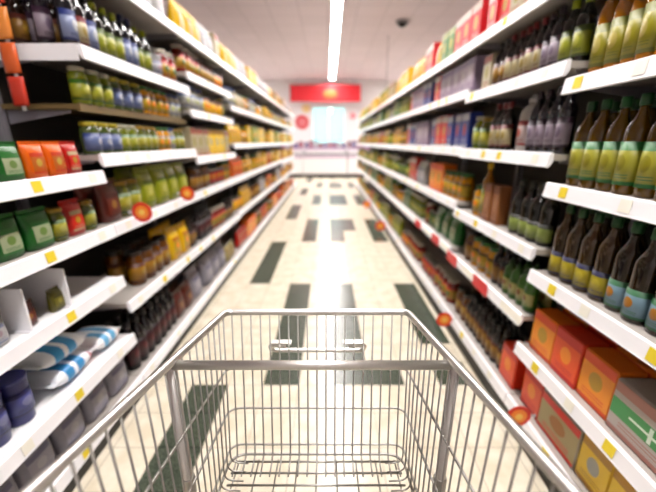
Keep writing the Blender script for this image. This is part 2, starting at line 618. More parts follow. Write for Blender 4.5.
def shelf(side, i, k):
    y0, y1 = BAYS[side][i]
    L = y1 - y0
    lv = levels(side, i)
    z = lv[k]
    x = XL if side == 'L' else XR
    brown = side == 'L' and i == 1 and k == 4
    t = empty('shelf', (x - (0.06 if brown else 0) if side == 'L' else x, (y0 + y1) / 2, z), 0 if side == 'L' else PI)
    what = 'narrow brown-edged shelf' if brown else 'white metal shelf with price rail'
    tag(t, '%s, %s, %s' % (what, lvl_phrase(k, len(lv)), bay_phrase(side, i)), 'shelf', 'shelves on the %s of the aisle' % side_word[side])
    h = L / 2
    D = DEPTH - (0.06 if brown else 0)
    if brown:
        link('shelf_board', cached(('sbb', L), lambda: MB().box(-D + 0.005, -0.012, -h + 0.003, h - 0.003, -0.022, 0).mesh('shelf_board', M_WOOD)), t)
        link('front_edge', cached(('feb', L), lambda: MB().box(-0.0115, 0, -h + 0.003, h - 0.003, -0.03, 0.003).mesh('front_edge', M_WOOD)), t)
    else:
        bm = M_WHITE if side == 'L' and i == 0 and k in (1, 2) else M_BOARD
        link('shelf_board', cached(('sb', L, bm.name), lambda: MB().box(-D + 0.005, -0.022, -h + 0.003, h - 0.003, -0.025, 0).mesh('shelf_board', bm)), t)
        def rail():
            m = MB()
            prof = [(-0.0215, 0.004), (-0.012, 0.008), (-0.005, 0.004), (0.002, -0.044), (0.004, -0.05), (-0.004, -0.054), (-0.012, -0.047), (-0.0215, -0.03)]
            m.loft([[(p[0], yy, p[1]) for p in prof] for yy in (-h + 0.004, h - 0.004)], 0, False, True)
            return m.mesh('price_rail', M_RAIL)
        link('price_rail', cached(('pr', L), rail), t)
    if side == 'L' and i == 1 and k in (5, 6):
        link('end_rail', cached(('er', L), lambda: MB().box(-D + .006, -.0225, -h + .0005, -h + .0028, -.06, .006).mesh('end_rail', M_RAIL)), t)
    if k > 0:
        for s in (-1, 1):
            def brk():
                m = MB()
                yy = s * (h - 0.026)
                a, b = yy - 0.002, yy + 0.002
                prof = [(-0.414, -0.026), (-0.06, -0.026), (-0.06, -0.036), (-0.414, -0.085)]
                prof = [(max(p[0], -D + 0.006), p[1]) for p in prof]
                m.loft([[(p[0], q, p[1]) for p in prof] for q in (a, b)], 0, False, True)
                return m.mesh('bracket', M_POST)
            link('bracket', cached(('bk', L, s, brown), brk), t)
    if not brown and y0 < 4.2:
        red = side == 'R' and i in (1, 2) and k == 1
        yellow = (side == 'L' and i == 0 and k in (1, 2)) or (side == 'R' and i == 0)
        n = 4
        for j in range(n):
            c = (M_REDT if j % 2 == 0 else M_WHITET) if red else (M_YELLOW if (yellow and j % 2 == 0) or random.random() < 0.25 else M_WHITET)
            wv = 0.10 if red else 0.022
            yy = -h + L * (j + 0.5) / n + random.uniform(-0.06, 0.06)
            key = ('tk', c.name, wv)
            def tk():
                m = MB()
                prof = [(-0.0043, 0.0), (0.0012, -0.040), (0.0022, -0.040), (-0.0033, 0.0)]
                if c is M_REDT:
                    prof = [(.0035, .016), (.0035, -.062), (.005, -.062), (.005, .016)]
                m.loft([[(p[0], q, p[1]) for p in prof] for q in (-wv, wv)], 0, False, True)
                return m.mesh('price_ticket', c)
            o = link('price_ticket', cached(key, tk), t)
            o.location = (0.0012, yy, 0)
            o['label'] = ('red' if c is M_REDT else 'yellow' if c is M_YELLOW else 'white') + ' price ticket'

for side in 'LR':
    for i in range(len(BAYS[side])):
        bay(side, i)
        for k in range(len(levels(side, i))):
            shelf(side, i, k)

# ------------------------------------------------------------------ products
# each spec: kind, size, colours, words.  front faces local +x
GL = {}
def glass(c, trans=0.0, rough=0.12):
    return mat('gloss_%s_%d' % (c, int(trans * 10)), ink(c), rough, trans=trans, coat=0.2)

def P(kind, look, h, w, d=None, **kw):
    return dict(kind=kind, look=look, h=h, w=w, d=d or w, **kw)

SPECS = {
 # oils and dark bottles of the near right shelves
 'oil_amber': P('oil_bottle', 'amber oil bottle, lime-green label', .34, .070, body='a8701a', cap='c9a52c', lab=('bcb43a', '8a8a22', 'e2d284'), tall=.30),
 'oil_amber_w': P('oil_bottle', 'amber oil bottle, white label', .34, .070, body='a8701a', cap='c9a52c', lab=('d8d8c8', 'aab13a', 'c8a23a'), tall=.30),
 'oil_green': P('oil_bottle', 'olive oil bottle, green-banded yellow label', .315, .074, body='7c5c1c', cap='1d5a2c', lab=('c8c456', '3a8a48', 'b0a83e'), tall=.42),
 'oil_orange': P('oil_bottle', 'olive oil bottle, yellow-orange label', .315, .074, body='7c5c1c', cap='c9a520', lab=('e3c63a', '3a8a48', 'e07a28'), tall=.42),
 'brown_blue': P('oil_bottle', 'brown oil bottle, yellow-navy label', .31, .074, body='5a421c', cap='245a2a', lab=('c9b936', '23275a', 'e0d060'), low=True),
 'brown_sky': P('oil_bottle', 'brown oil bottle, sky-blue label', .31, .076, body='3c2c14', cap='2c6a3a', lab=('9fbccb', '4c8a62', 'd59a3c'), low=True),
 'dark_wine': P('dark_bottle', 'black bottle, pale purple label', .285, .068, body='17101a', cap='3a2430', lab=('b9aab8', '40283c', '8a7a90'), tall=.5),
 'dark_cream': P('dark_bottle', 'dark bottle, cream label', .26, .064, body='1d1512', cap='8c2a32', lab=('d9cba4', '8a3a3c', 'b8a05a'), tall=.5),
 'dark_green': P('dark_bottle', 'dark bottle, round green label', .28, .075, body='17150c', cap='2a2a1a', lab=('a9b868', '23220f', 'c3d088'), low=True),
 'dark_lime': P('dark_bottle', 'dark bottle, lime label', .25, .07, body='16170e', cap='c5cf3a', lab=('b0b43e', '5a6a20', 'd4d470'), tall=.5),
 'dark_blue': P('dark_bottle', 'dark bottle, blue-white label', .27, .07, body='121319', cap='2b3560', lab=('aab4d6', '3d4a86', 'e2e4ea'), tall=.5),
 'dark_amber': P('dark_bottle', 'dark sauce bottle, amber label', .24, .062, body='1a0d08', cap='141010', lab=('a8803a', '5a2418', 'cda858'), tall=.5),
 'purple_dark': P('dark_bottle', 'black bottle, dark red label', .30, .08, body='120a10', cap='120a10', lab=('4a1820', '2a1018', '7a3038'), tall=.5),
 'lemon': P('squeeze_bottle', 'yellow-green squeeze bottle, green cap', .25, .085, body='b8c426', cap='cfd23a', lab=('d6db4c', '6f8c22', 'f0ec9a')),
 'white_squeeze': P('squeeze_bottle', 'white squeeze bottle, red base band', .30, .12, body='e6e0da', cap='f0ecec', lab=('e9d6d2', 'c03a32', 'd86a58')),
 'green_squeeze': P('squeeze_bottle', 'green squeeze bottle, cream label', .20, .065, body='4c7a30', cap='2c5222', lab=('cfc98a', '5a8a34', '9a6a2c')),
 # jars
 'jar_gold': P('glass_jar', 'golden jar with green lid', .15, .08, body='c08a20', cap='3c7a34', lab=('e0c040', '8a6a1a', 'd88a2a')),
 'jar_olive': P('glass_jar', 'olive-green jar with gold lid', .15, .08, body='6a7026', cap='b89a3c', lab=('c8c24a', '5a7a2a', 'e2dc8a')),
 'jar_lime': P('glass_jar', 'lime-green jar with white lid', .16, .08, body='86902a', cap='e4e0cc', lab=('c2c44c', '4c7a2a', 'e9e78a')),
 'jar_red': P('glass_jar', 'red sauce jar with white lid', .15, .08, body='8e2418', cap='e4dccc', lab=('d9b24a', 'a02820', '4c7a34')),
 'jar_amber': P('glass_jar', 'amber jar with black lid', .16, .08, body='7a4a16', cap='2a1c14', lab=('c89a3a', '6a3014', 'e0c070')),
 'jar_white': P('glass_jar', 'white-labelled jar with blue lid', .15, .08, body='c4c0a8', cap='4a62a0', lab=('e4e4e0', '7a8cb8', 'c8d070')),
 'jar_blue': P('glass_jar', 'blue-labelled jar with yellow lid', .14, .08, body='5c6a3a', cap='d0c24a', lab=('8a98c4', '4a5a94', 'd8dcE8'.lower())),
 # tins
 'tin_yellow': P('food_tin', 'yellow food tin', .115, .078, lab=('e3bf36', 'a8641e', 'd8742a')),
 'tin_green': P('food_tin', 'green food tin', .115, .078, lab=('6f9a34', '2f5a22', 'd9d37a')),
 'tin_red': P('food_tin', 'red food tin', .115, .078, lab=('b52a22', '7a1616', 'e2c24a')),
 'tin_cream': P('food_tin', 'cream food tin', .115, .078, lab=('e2d6b0', 'b48a3a', 'c24a2a')),
 'tin_orange': P('food_tin', 'orange food tin', .115, .078, lab=('dc8a28', '8a3a14', 'efd27a')),
 'tin_blue': P('food_tin', 'blue food tin', .115, .078, lab=('4a62ac', 'e2e2ea', 'd0404a')),
 # boxes
 'box_orange': P('carton_box', 'orange carton', .20, .155, .10, body='e07818', lab=('ee9a1c', 'd8561a', 'f4c84a')),
 'box_orange_red': P('carton_box', 'red-orange carton', .205, .15, .10, body='cf3a14', lab=('e8601c', 'c82a18', 'f0a03a')),
 'box_white_green': P('carton_box', 'large white-green carton', .19, .30, .12, body='d8cdc4', lab=('f0e4dc', 'e0a89c', 'f4ece6'), wide=True),
 'box_white_red': P('carton_box', 'white-red carton', .19, .24, .10, body='e8ddc8', lab=('e4d29a', 'd8331e', 'd89a3a')),
 'box_yellow': P('carton_box', 'yellow carton', .20, .14, .09, body='dcb51e', lab=('e8c82a', 'b88a14', 'd8d8cc')),
 'box_brown': P('carton_box', 'pinkish brown carton', .225, .085, .07, body='b07a52', lab=('c08a62', '8e5638', 'd8a888')),
 'box_cream': P('carton_box', 'cream carton', .20, .12, .08, body='dccfae', lab=('e4d8b8', 'c05a32', 'b8b04a')),
 'box_lilac': P('carton_box', 'lilac carton', .20, .13, .08, body='c0acc4', lab=('cfbcd0', '8a6a9a', 'e8dce8')),
 'box_blue': P('carton_box', 'blue carton', .20, .12, .08, body='3c4f9c', lab=('4a60b0', 'd8dcec', 'c83a44')),
 'box_red': P('carton_box', 'red carton', .21, .13, .08, body='c02430', lab=('c82c38', 'f0e4d8', 'e8c060')),
 'box_green': P('carton_box', 'green carton', .20, .12, .08, body='5a9446', lab=('6aa052', 'd8dca0', 'e8d84a')),
 'box_lime': P('carton_box', 'lime-yellow carton', .20, .12, .08, body='b9bf3e', lab=('c8cc4a', '7a8a22', 'e8a83a')),
 # pouches
 'pouch_green': P('food_pouch', 'green pouch with white print', .17, .14, .07, body='2f7d38', lab=('c8d2b0', '3f8a44', '8aa860')),
 'pouch_lime': P('food_pouch', 'lime-green pouch', .19, .13, .07, body='b0b83a', lab=('c0c44e', '7c8e2a', 'e2e08c')),
 'pouch_yellow': P('food_pouch', 'yellow pouch', .18, .13, .07, body='dcb830', lab=('e6c848', 'b0701e', 'e89a3a')),
 'pouch_orange': P('food_pouch', 'orange pouch', .17, .12, .06, body='d8742a', lab=('e89040', 'b8401e', 'f0d070')),
 'pouch_red': P('food_pouch', 'red pouch', .17, .12, .06, body='a82a22', lab=('c03a2c', 'e6d6b0', 'e0b84a')),
 'pouch_white': P('food_pouch', 'white pouch', .18, .13, .07, body='d6d4d2', lab=('e2e0e2', '9aa0bc', 'c8b0b8')),
 'pouch_cream': P('food_pouch', 'cream pouch', .14, .12, .06, body='d4c490', lab=('dccf9c', 'a8803a', 'c86a3a')),
 'pouch_olive': P('food_pouch', 'small olive-brown pouch', .16, .12, .06, body='6a6424', lab=('8a8434', '4c4818', 'c0b860')),
 'pouch_pale': P('food_pouch', 'pale lilac-grey pouch', .20, .17, .09, body='b4b0bc', lab=('c4c0cc', '8a86a0', 'dcd8e0')),
 'pouch_brown': P('food_pouch', 'red-brown pouch', .16, .12, .06, body='6a2c22', lab=('7c3a2c', '4a1c18', 'b88a4a')),
 # tubs
 'tub_purple': P('plastic_tub', 'purple-blue tub with lid', .19, .10, body='4a4c8c', cap='5a5ca0', lab=('7074b4', '34366e', 'a8aad4')),
 'tub_white': P('plastic_tub', 'white tub with lid', .14, .11, body='dedce2', cap='eceaf0', lab=('d4d2dc', '8a8aac', 'c89aa4')),
}

def bottle_profile(s):
    h, r = s['h'], s['w'] / 2
    caph = min(0.035, h * 0.13)
    nr = max(0.012, r * 0.36)
    sh = h * (0.60 if s.get('low') else 0.62)
    return h, r, caph, nr, sh

def make_product(key, seg):
    """returns list of (part name, mesh, label)"""
    s = SPECS[key]
    k = s['kind']
    h, r = s['h'], s['w'] / 2
    lab = label_mat(*s['lab'])
    out = []
    if k in ('oil_bottle', 'dark_bottle'):
        h, r, caph, nr, sh = bottle_profile(s)
        body = glass(s['body'], 0.25 if k == 'oil_bottle' else 0.0, 0.08)
        pr = [(r * 0.86, 0.0), (r * 0.97, 0.004), (r, 0.012), (r, sh), (r * 0.97, sh + h * .035), (r * 0.84, sh + h * .085), (r * 0.62, sh + h * .14),
              (nr * 1.12, sh + h * .20), (nr, sh + h * .24), (nr, h - caph - 0.001)]
        out.append(('bottle_body', MB().lathe(pr, seg).mesh('bottle_body', body)))
        out.append(('cap', MB().lathe([(nr * 1.22, h - caph), (nr * 1.25, h - caph + 0.004), (nr * 1.2, h - 0.003), (nr * 1.05, h)], seg).mesh('cap', mat('cap_' + s['cap'], ink(s['cap']), 0.35))))
        z0, z1 = (0.05 * h, 0.36 * h) if s.get('low') else (0.10 * h, 0.54 * h)
        out.append(('paper_label', MB().arc(r + 0.0012, z0, z1, 1.75, max(8, seg - 4)).mesh('paper_label', lab)))
    elif k == 'squeeze_bottle':
        body = mat('plastic_' + s['body'], ink(s['body']), 0.3)
        pr = [(r * 0.85, 0.0), (r * 0.98, 0.006), (r, 0.03), (r * 0.93, h * .4), (r, h * .6), (r * 0.92, h * .72), (r * 0.6, h * .80), (r * .38, h * .83), (r * .36, h * .86)]
        out.append(('bottle_body', MB().lathe(pr, seg).mesh('bottle_body', body)))
        out.append(('cap', MB().lathe([(r * .46, h * .8605), (r * .46, h * .92), (r * .3, h * .94), (r * .16, h)], seg).mesh('cap', mat('cap_' + s['cap'], ink(s['cap']), 0.35))))
        out.append(('paper_label', MB().arc(r + 0.0014, h * .12, h * .55, 1.5, max(8, seg - 4)).mesh('paper_label', lab)))
    elif k == 'glass_jar':
        body = glass(s['body'], 0.0, 0.1)
        ch = 0.018
        pr = [(r * 0.84, 0.0), (r * 0.97, 0.004), (r, 0.014), (r, h * .70), (r * 0.95, h * .78), (r * 0.80, h * .85), (r * .76, h - ch - .0005)]
        out.append(('jar_body', MB().lathe(pr, seg).mesh('jar_body', body)))
        out.append(('lid', MB().lathe([(r * .84, h - ch), (r * .86, h - ch + .003), (r * .86, h - .003), (r * .82, h)], seg).mesh('lid', mat('lid_' + s['cap'], ink(s['cap']), 0.3, metal=0.2))))
        out.append(('paper_label', MB().arc(r + 0.0012, h * .13, h * .66, 1.9, max(8, seg - 4)).mesh('paper_label', lab)))
    elif k == 'food_tin':
        steel = mat('tin_steel', 'bdb9b2', 0.25, metal=1.0)
        pr = [(r * .96, 0), (r, .002), (r, .005), (r * .955, .007), (r * .955, h - .007), (r, h - .005), (r, h - .001), (r * .95, h), (r * .93, h - .004)]
        out.append(('tin_body', MB().lathe(pr, seg).mesh('tin_body', steel)))
        out.append(('paper_wrap', MB().lathe([(r * .955, .0085), (r * .975, .0085), (r * .975, h - .0085), (r * .955, h - .0085)], seg).mesh('paper_wrap', lab)))
    elif k == 'carton_box':
        w2, d2 = s['w'] / 2, s['d'] / 2
        m = MB().box(-d2, d2 - 0.001, -w2, w2, 0, h - 0.0015, bev=0.004)
        out.append(('carton_body', m.mesh('carton_body', mat('card_' + s['body'], ink(s['body']), 0.45))))
        out.append(('printed_front', MB().box(d2 - 0.0009, d2, -w2 + .004, w2 - .004, .005, h - .006).mesh('printed_front', lab)))
        if s.get('wide'):
            bm_ = MB()
            bm_.box(d2 + .0001, d2 + .0008, -w2 + .004, w2 - .004, h * .34, h * .66)
            out.append(('green_band', bm_.mesh('green_band', mat('green_band', '3c8a4c', .45))))
            bm_ = MB()
            bm_.box(d2 + .0009, d2 + .0015, -.006, .006, h * .36, h * .64)
            bm_.box(d2 + .0009, d2 + .0015, -w2 * .5, w2 * .5, h * .48, h * .52)
            out.append(('white_cross', bm_.mesh('white_cross', mat('white_cross', 'd4e4d4', .45))))
        out.append(('top_flap', MB().box(-d2 * .55, d2 - 0.006, -w2 + .004, w2 - .004, h - .0014, h).mesh('top_flap', mat('card_' + s['body'], ink(s['body']), 0.45))))
    elif k == 'food_pouch':
        w2, d2 = s['w'] / 2, s['d'] / 2
        n = 14
        def ring(z, fw, fd):
            pts = []
            for i in range(n):
                a = 2 * PI * i / n
                ca, sa = math.cos(a), math.sin(a)
                pts.append((d2 * fd * math.copysign(abs(ca) ** .8, ca), w2 * fw * math.copysign(abs(sa) ** .55, sa), z))
            return pts
        rings = [ring(0, .82, .72), ring(h * .05, .95, .95), ring(h * .25, .97, 1.0), ring(h * .5, .95, .95), ring(h * .72, .96, .7), ring(h * .86, .99, .32), ring(h * .92, 1, .07)]
        out.append(('pouch_body', MB().loft(rings, 0, True, True).mesh('pouch_body', mat('film_' + s['body'], ink(s['body']), 0.28, noise=.1, nscale=30, bump=.3))))
        sl = MB()
        for j in range(4):
            za = h * .9205 + j * h * .0198
            e = .0015 + .0012 * (j % 2)
            sl.box(-e, e, -w2, w2, za, za + h * .0198)
        out.append(('crimped_seal', sl.mesh('crimped_seal', mat('film_' + s['body'], ink(s['body']), 0.28))))
        # printed panel follows the front of the bag
        pb = MB()
        zs = [(h * .14, .985), (h * .25, 1.0), (h * .5, .95), (h * .70, .73)]
        ys = [-.62, -.35, 0, .35, .62]
        def fx(y, fd):
            # front surface of the superellipse at this y
            sa = min(1, abs(y) / .96) ** (1 / .55)
            return d2 * fd * (max(0, 1 - sa * sa) ** .5) ** .8 + .0016
        for z, fd in zs:
            for y in ys:
                pb.v.append((fx(y, fd), w2 * y, z))
        for a in range(3):
            for c in range(4):
                q = a * 5 + c
                pb.quad((q, q + 1, q + 6, q + 5), 0, True)
        out.append(('printed_panel', pb.mesh('printed_panel', lab)))
    elif k == 'plastic_tub':
        body = mat('plastic_' + s['body'], ink(s['body']), 0.35)
        out.append(('tub_body', MB().lathe([(r * .82, 0), (r * .86, .004), (r * .97, h - .02), (r * .97, h - .0145)], seg).mesh('tub_body', body)))
        out.append(('lid', MB().lathe([(r, h - .014), (r, h - .002), (r * .93, h), (r * .9, h - .003)], seg).mesh('lid', mat('cap_' + s['cap'], ink(s['cap']), 0.35))))
        out.append(('paper_label', MB().arc(r * .985, h * .22, h * .72, 1.4, 10).mesh('paper_label', lab)))
    return out

CATS = {'oil_bottle': 'bottle', 'dark_bottle': 'bottle', 'squeeze_bottle': 'bottle', 'glass_jar': 'jar', 'food_tin': 'tin', 'carton_box': 'box', 'food_pouch': 'pouch', 'plastic_tub': 'tub'}
PLURAL = {'oil_bottle': 'oil bottles', 'dark_bottle': 'dark bottles', 'squeeze_bottle': 'squeeze bottles', 'glass_jar': 'jars', 'food_tin': 'tins', 'carton_box': 'cartons', 'food_pouch': 'pouches', 'plastic_tub': 'tubs'}
PROTO = {}     # key -> (root, children) of the detailed one
FARMESH = {}   # key -> one mesh for the copies that are too small to show parts

def far_mesh(key):
    if key not in FARMESH:
        s = SPECS[key]
        k = s['kind']
        h, r = s['h'], s['w'] / 2
        lab = label_mat(*s['lab'])
        if k in ('oil_bottle', 'dark_bottle', 'squeeze_bottle', 'glass_jar', 'plastic_tub', 'food_tin'):
            if k == 'food_tin':
                mats = [mat('tin_steel', 'bdb9b2', 0.25, metal=1.0), mat('tin_steel', 'bdb9b2'), lab]
                pr = [(r * .96, 0), (r, .006, 0), (r * .97, .0065, 0), (r * .97, h - .0065, 2), (r, h - .006, 0), (r * .95, h, 0)]
            else:
                mats = [mat(('plastic_' if k in ('squeeze_bottle', 'plastic_tub') else 'far_gloss_') + s['body'], ink(s['body']), 0.2), mat('cap_' + s['cap'], ink(s['cap']), 0.35), lab]
                if k == 'glass_jar' or k == 'plastic_tub':
                    pr = [(r * .86, 0), (r, .012, 0), (r, h * .13, 0), (r, h * .68, 2), (r * .95, h * .78, 0), (r * .78, h * .86, 0), (r * .86, h * .87, 1), (r * .86, h, 1)]
                else:
                    nr = max(.012, r * .36)
                    pr = [(r * .9, 0), (r, .012, 0), (r, h * .1, 0), (r, h * .54, 2), (r, h * .62, 0), (r * .7, h * .75, 0), (nr, h * .84, 0), (nr, h * .88, 0), (nr * 1.2, h * .89, 1), (nr * 1.15, h, 1)]
            FARMESH[key] = MB().lathe(pr, 10).mesh(k, mats)
        elif k == 'carton_box':
            w2, d2 = s['w'] / 2, s['d'] / 2
            m = MB()
            m.box(-d2, d2, -w2, w2, 0, h, bev=.005)
            # the front faces carry the print
            me = m.mesh(k, [mat('card_' + s['body'], ink(s['body']), .45), lab])
            for p in me.polygons:
                if p.normal.x > .9:
                    p.material_index = 1
            FARMESH[key] = me
        else:
            w2, d2 = s['w'] / 2, s['d'] / 2
            n = 10
            rings = []
            for z, fw, fd in ((0, .82, .72), (h * .06, .96, .97), (h * .45, .96, 1), (h * .75, .97, .6), (h * .92, 1, .07), (h, 1, .05)):
                rings.append([(d2 * fd * math.copysign(abs(math.cos(2 * PI * i / n)) ** .8, math.cos(2 * PI * i / n)),
                               w2 * fw * math.copysign(abs(math.sin(2 * PI * i / n)) ** .55, math.sin(2 * PI * i / n)), z) for i in range(n)])
            me = MB().loft(rings, 0, True, True).mesh(k, [mat('film_' + s['body'], ink(s['body']), .28), lab])
            for p in me.polygons:
                if p.normal.x > .5 and h * .04 < p.center.z < h * .8:
                    p.material_index = 1
            FARMESH[key] = me
    return FARMESH[key]

def put(key, x, y, z, rz, label, group, near, sc=1.0):
    s = SPECS[key]
    kind = s['kind']
    if near:
        if key not in PROTO:
            root = empty(kind, (x, y, z), rz)
            ch = [link(nm, me, root) for nm, me in make_product(key, 20)]
            PROTO[key] = (root, ch)
        else:
            r0_, ch0 = PROTO[key]
            root = r0_.copy()
            COL.objects.link(root)
            for c in ch0:
                d = c.copy()
                COL.objects.link(d)
                d.parent = root
    else:
        root = link(kind, far_mesh(key))
    root.location = (x, y, z)
    root.rotation_euler = (0, 0, rz)
    root.scale = (sc, sc, sc)
    tag(root, label, CATS[kind], group)
    return root

def fill(side, i, k, segs, rows=1, gap=.005, scale=None, end_rows=0, alts=()):
    """segs: list of (product key or None for an empty stretch, how many or metres)"""
    y0, y1 = BAYS[side][i]
    lv = levels(side, i)
    z = lv[k] + .0012
    free = (lv[k + 1] - lv[k] - .03 if k + 1 < len(lv) else .40) - .045
    near = y0 < 4.9
    # list the facings; the bays that run out of the picture are filled from their far end
    facing = []
    far = i == 0
    y = .03
    for key, n in segs:
        if key is None:
            y += n
            continue
        s = SPECS[key]
        wv = s['w']
        grow = 1.3 if s['kind'] in ('glass_jar', 'food_tin', 'food_pouch') else (1.18 if s['kind'] == 'carton_box' and i > 1 else 1.0)
        sc = min(grow, free / s['h'])
        if scale: sc = min(sc, scale)
        for _ in range(n):
            if y + wv * sc > y1 - y0 - .03:
                break
            c = y + wv * sc / 2
            facing.append((key, y1 - c if far else y0 + c, sc))
            y += wv * sc + gap
    n = len(facing)
    for j, (key, yy, sc) in enumerate(facing):
        s = SPECS[key]
        dep = .082 if alts else s['d'] * sc
        for row in range(max(rows, end_rows) if j < 2 else rows):
            if row and alts:
                key = alts[(row + j) % len(alts)]
                s = SPECS[key]
                sc = min(1.0, free / s['h'])
            setb = .044 + random.uniform(0, .012) + row * (dep + .02)
            if setb + dep > DEPTH - .035:
                continue
            x = (XL - setb - dep / 2) if side == 'L' else (XR + setb + dep / 2)
            # the bays that run out of the picture are counted from their far end
            pos = '%s from far end' % ord_[j] if i == 0 else '%s from near end' % ord_[j]
            if row: pos = ('behind ' if row == 1 else '%s row, ' % ord_[row]) + pos
            lab = '%s, %s, %s, %s' % (s['look'], pos, lvl_phrase(k, len(lv)), bay_phrase(side, i))
            if len(lab.replace('-', '').split()) > 16: lab = lab.replace(' shelf up,', ' shelf,')
            flat = s['kind'] in ('carton_box', 'food_pouch')
            tw = random.uniform(-.03, .03) if flat else random.uniform(-.25, .25)
            if flat and s['w'] > .2: tw *= .3
            put(key, x, yy, z, (0 if side == 'L' else PI) + tw, lab, '%s on the %s side, %s' % (PLURAL[s['kind']], side_word[side], lvl_phrase(k, len(lv))), near, sc)

# ---- near right bay (from the far end)
fill('R', 0, 5, [('oil_amber', 13)])
fill('R', 0, 4, [('oil_amber', 5), ('oil_amber_w', 1), ('oil_amber', 7)], rows=2)
fill('R', 0, 3, [('oil_green', 5), ('oil_orange', 2), ('oil_green', 5)], rows=2)
fill('R', 0, 2, [('brown_blue', 4), ('brown_sky', 8)], rows=2)
fill('R', 0, 1, [('box_orange', 1), ('box_orange_red', 1), ('box_orange', 1), ('box_white_green', 1), ('box_yellow', 1)], rows=2)
fill('R', 0, 0, [('box_orange_red', 1), ('box_white_red', 1), ('box_yellow', 2), ('box_yellow', 1)], rows=2)
# ---- second right bay
fill('R', 1, 5, [('box_cream', 1), ('box_green', 2), ('box_cream', 2), ('box_red', 2)])
fill('R', 1, 4, [('dark_lime', 2), ('dark_wine', 2), ('dark_cream', 5), ('dark_amber', 2), ('box_cream', 1)])
fill('R', 1, 3, [('dark_wine', 4), ('white_squeeze', 1), (None, .07), ('dark_cream', 3), (None, .05), ('jar_olive', 1), ('jar_lime', 2)])
fill('R', 1, 2, [('dark_green', 4), (None, .12), ('box_brown', 2), ('oil_amber', 1), ('jar_gold', 1)])
fill('R', 1, 1, [('green_squeeze', 4), ('dark_amber', 2), ('jar_gold', 3), ('jar_amber', 2)], rows=2)
fill('R', 1, 0, [('box_orange_red', 1), ('dark_amber', 8), ('jar_amber', 3)], rows=2)
# ---- near left bay (from the far end)
fill('L', 0, 4, [(None, .03), ('pouch_red', 1), ('pouch_orange', 2), ('pouch_green', 2), ('pouch_cream', 3)], scale=.8, end_rows=2)
fill('L', 0, 3, [('jar_olive', 1), ('pouch_red', 1), ('jar_olive', 1), ('pouch_green', 6)], scale=.92)
fill('L', 0, 2, [(None, .30), ('pouch_olive', 1), (None, .06), ('pouch_brown', 1), (None, .05), ('pouch_white', 1)], scale=.62)
fill('L', 0, 1, [(None, .525), ('tub_purple', 5)], rows=2)
fill('L', 0, 0, [('pouch_pale', 6)], scale=1.0)
# ---- second left bay
fill('L', 1, 6, [('box_cream', 3), ('dark_lime', 4), ('pouch_white', 3)])
fill('L', 1, 5, [('dark_blue', 1), ('dark_cream', 1), ('dark_blue', 1), ('dark_lime', 3), ('dark_blue', 2), ('dark_lime', 2), ('tub_white', 1), ('jar_red', 3), (None, .02), ('dark_cream', 3)], end_rows=4, alts=('dark_amber', 'dark_wine'))
fill('L', 1, 4, [('jar_lime', 3), ('jar_blue', 3), ('jar_gold', 4), ('jar_white', 2), ('jar_amber', 2)])
fill('L', 1, 3, [('jar_blue', 3), ('jar_lime', 2), ('jar_olive', 3), ('jar_gold', 2), ('jar_white', 1), ('jar_olive', 3)])
fill('L', 1, 2, [('pouch_brown', 1), ('jar_olive', 2), ('pouch_lime', 4), ('jar_olive', 3)], rows=2)
fill('L', 1, 1, [(None, .2), ('jar_amber', 4), ('pouch_yellow', 2), ('dark_amber', 4), ('purple_dark', 2)], rows=2)
fill('L', 1, 0, [('purple_dark', 7), ('pouch_brown', 2), ('pouch_pale', 2)], rows=2)
# ---- third left bay
fill('L', 2, 6, [('pouch_yellow', 3), ('pouch_white', 2), ('box_cream', 3)])
fill('L', 2, 5, [('jar_red', 4), ('jar_amber', 4), ('tin_orange', 4)])
fill('L', 2, 4, [('jar_white', 4), ('tin_yellow', 5), ('jar_olive', 4)])
fill('L', 2, 3, [('box_cream', 3), ('box_yellow', 3), ('box_cream', 3)])
fill('L', 2, 2, [('jar_amber', 4), ('tin_red', 4), ('jar_gold', 5)])
fill('L', 2, 1, [('purple_dark', 4), ('jar_red', 4), ('dark_amber', 5)])
fill('L', 2, 0, [('pouch_pale', 3), ('pouch_cream', 4)])
# ---- third and fourth right bays
fill('R', 2, 5, [('box_red', 3), ('box_green', 2), ('pouch_yellow', 2)])
fill('R', 2, 4, [('box_lilac', 5), ('box_red', 2)])
fill('R', 2, 3, [('box_blue', 3), ('box_red', 2), ('box_blue', 2)])
fill('R', 2, 2, [('jar_gold', 4), ('box_orange', 2), ('box_yellow', 2)])
fill('R', 2, 1, [('pouch_green', 3), ('tin_green', 2), ('jar_red', 4)])
fill('R', 2, 0, [('jar_red', 4), ('tin_red', 5), ('tin_red', 4)])
fill('R', 3, 5, [('box_red', 2), ('pouch_yellow', 3), ('box_blue', 2)])
fill('R', 3, 4, [('box_blue', 2), ('box_lilac', 3), ('box_red', 2)])
fill('R', 3, 3, [('box_lilac', 3), ('box_blue', 2), ('box_red', 2)])
fill('R', 3, 2, [('pouch_white', 2), ('box_red', 2), ('jar_lime', 4)])
fill('R', 3, 1, [('jar_lime', 5), ('pouch_green', 3), ('jar_olive', 2)])
fill('R', 3, 0, [('jar_red', 5), ('tin_orange', 4), ('tin_red', 3)])
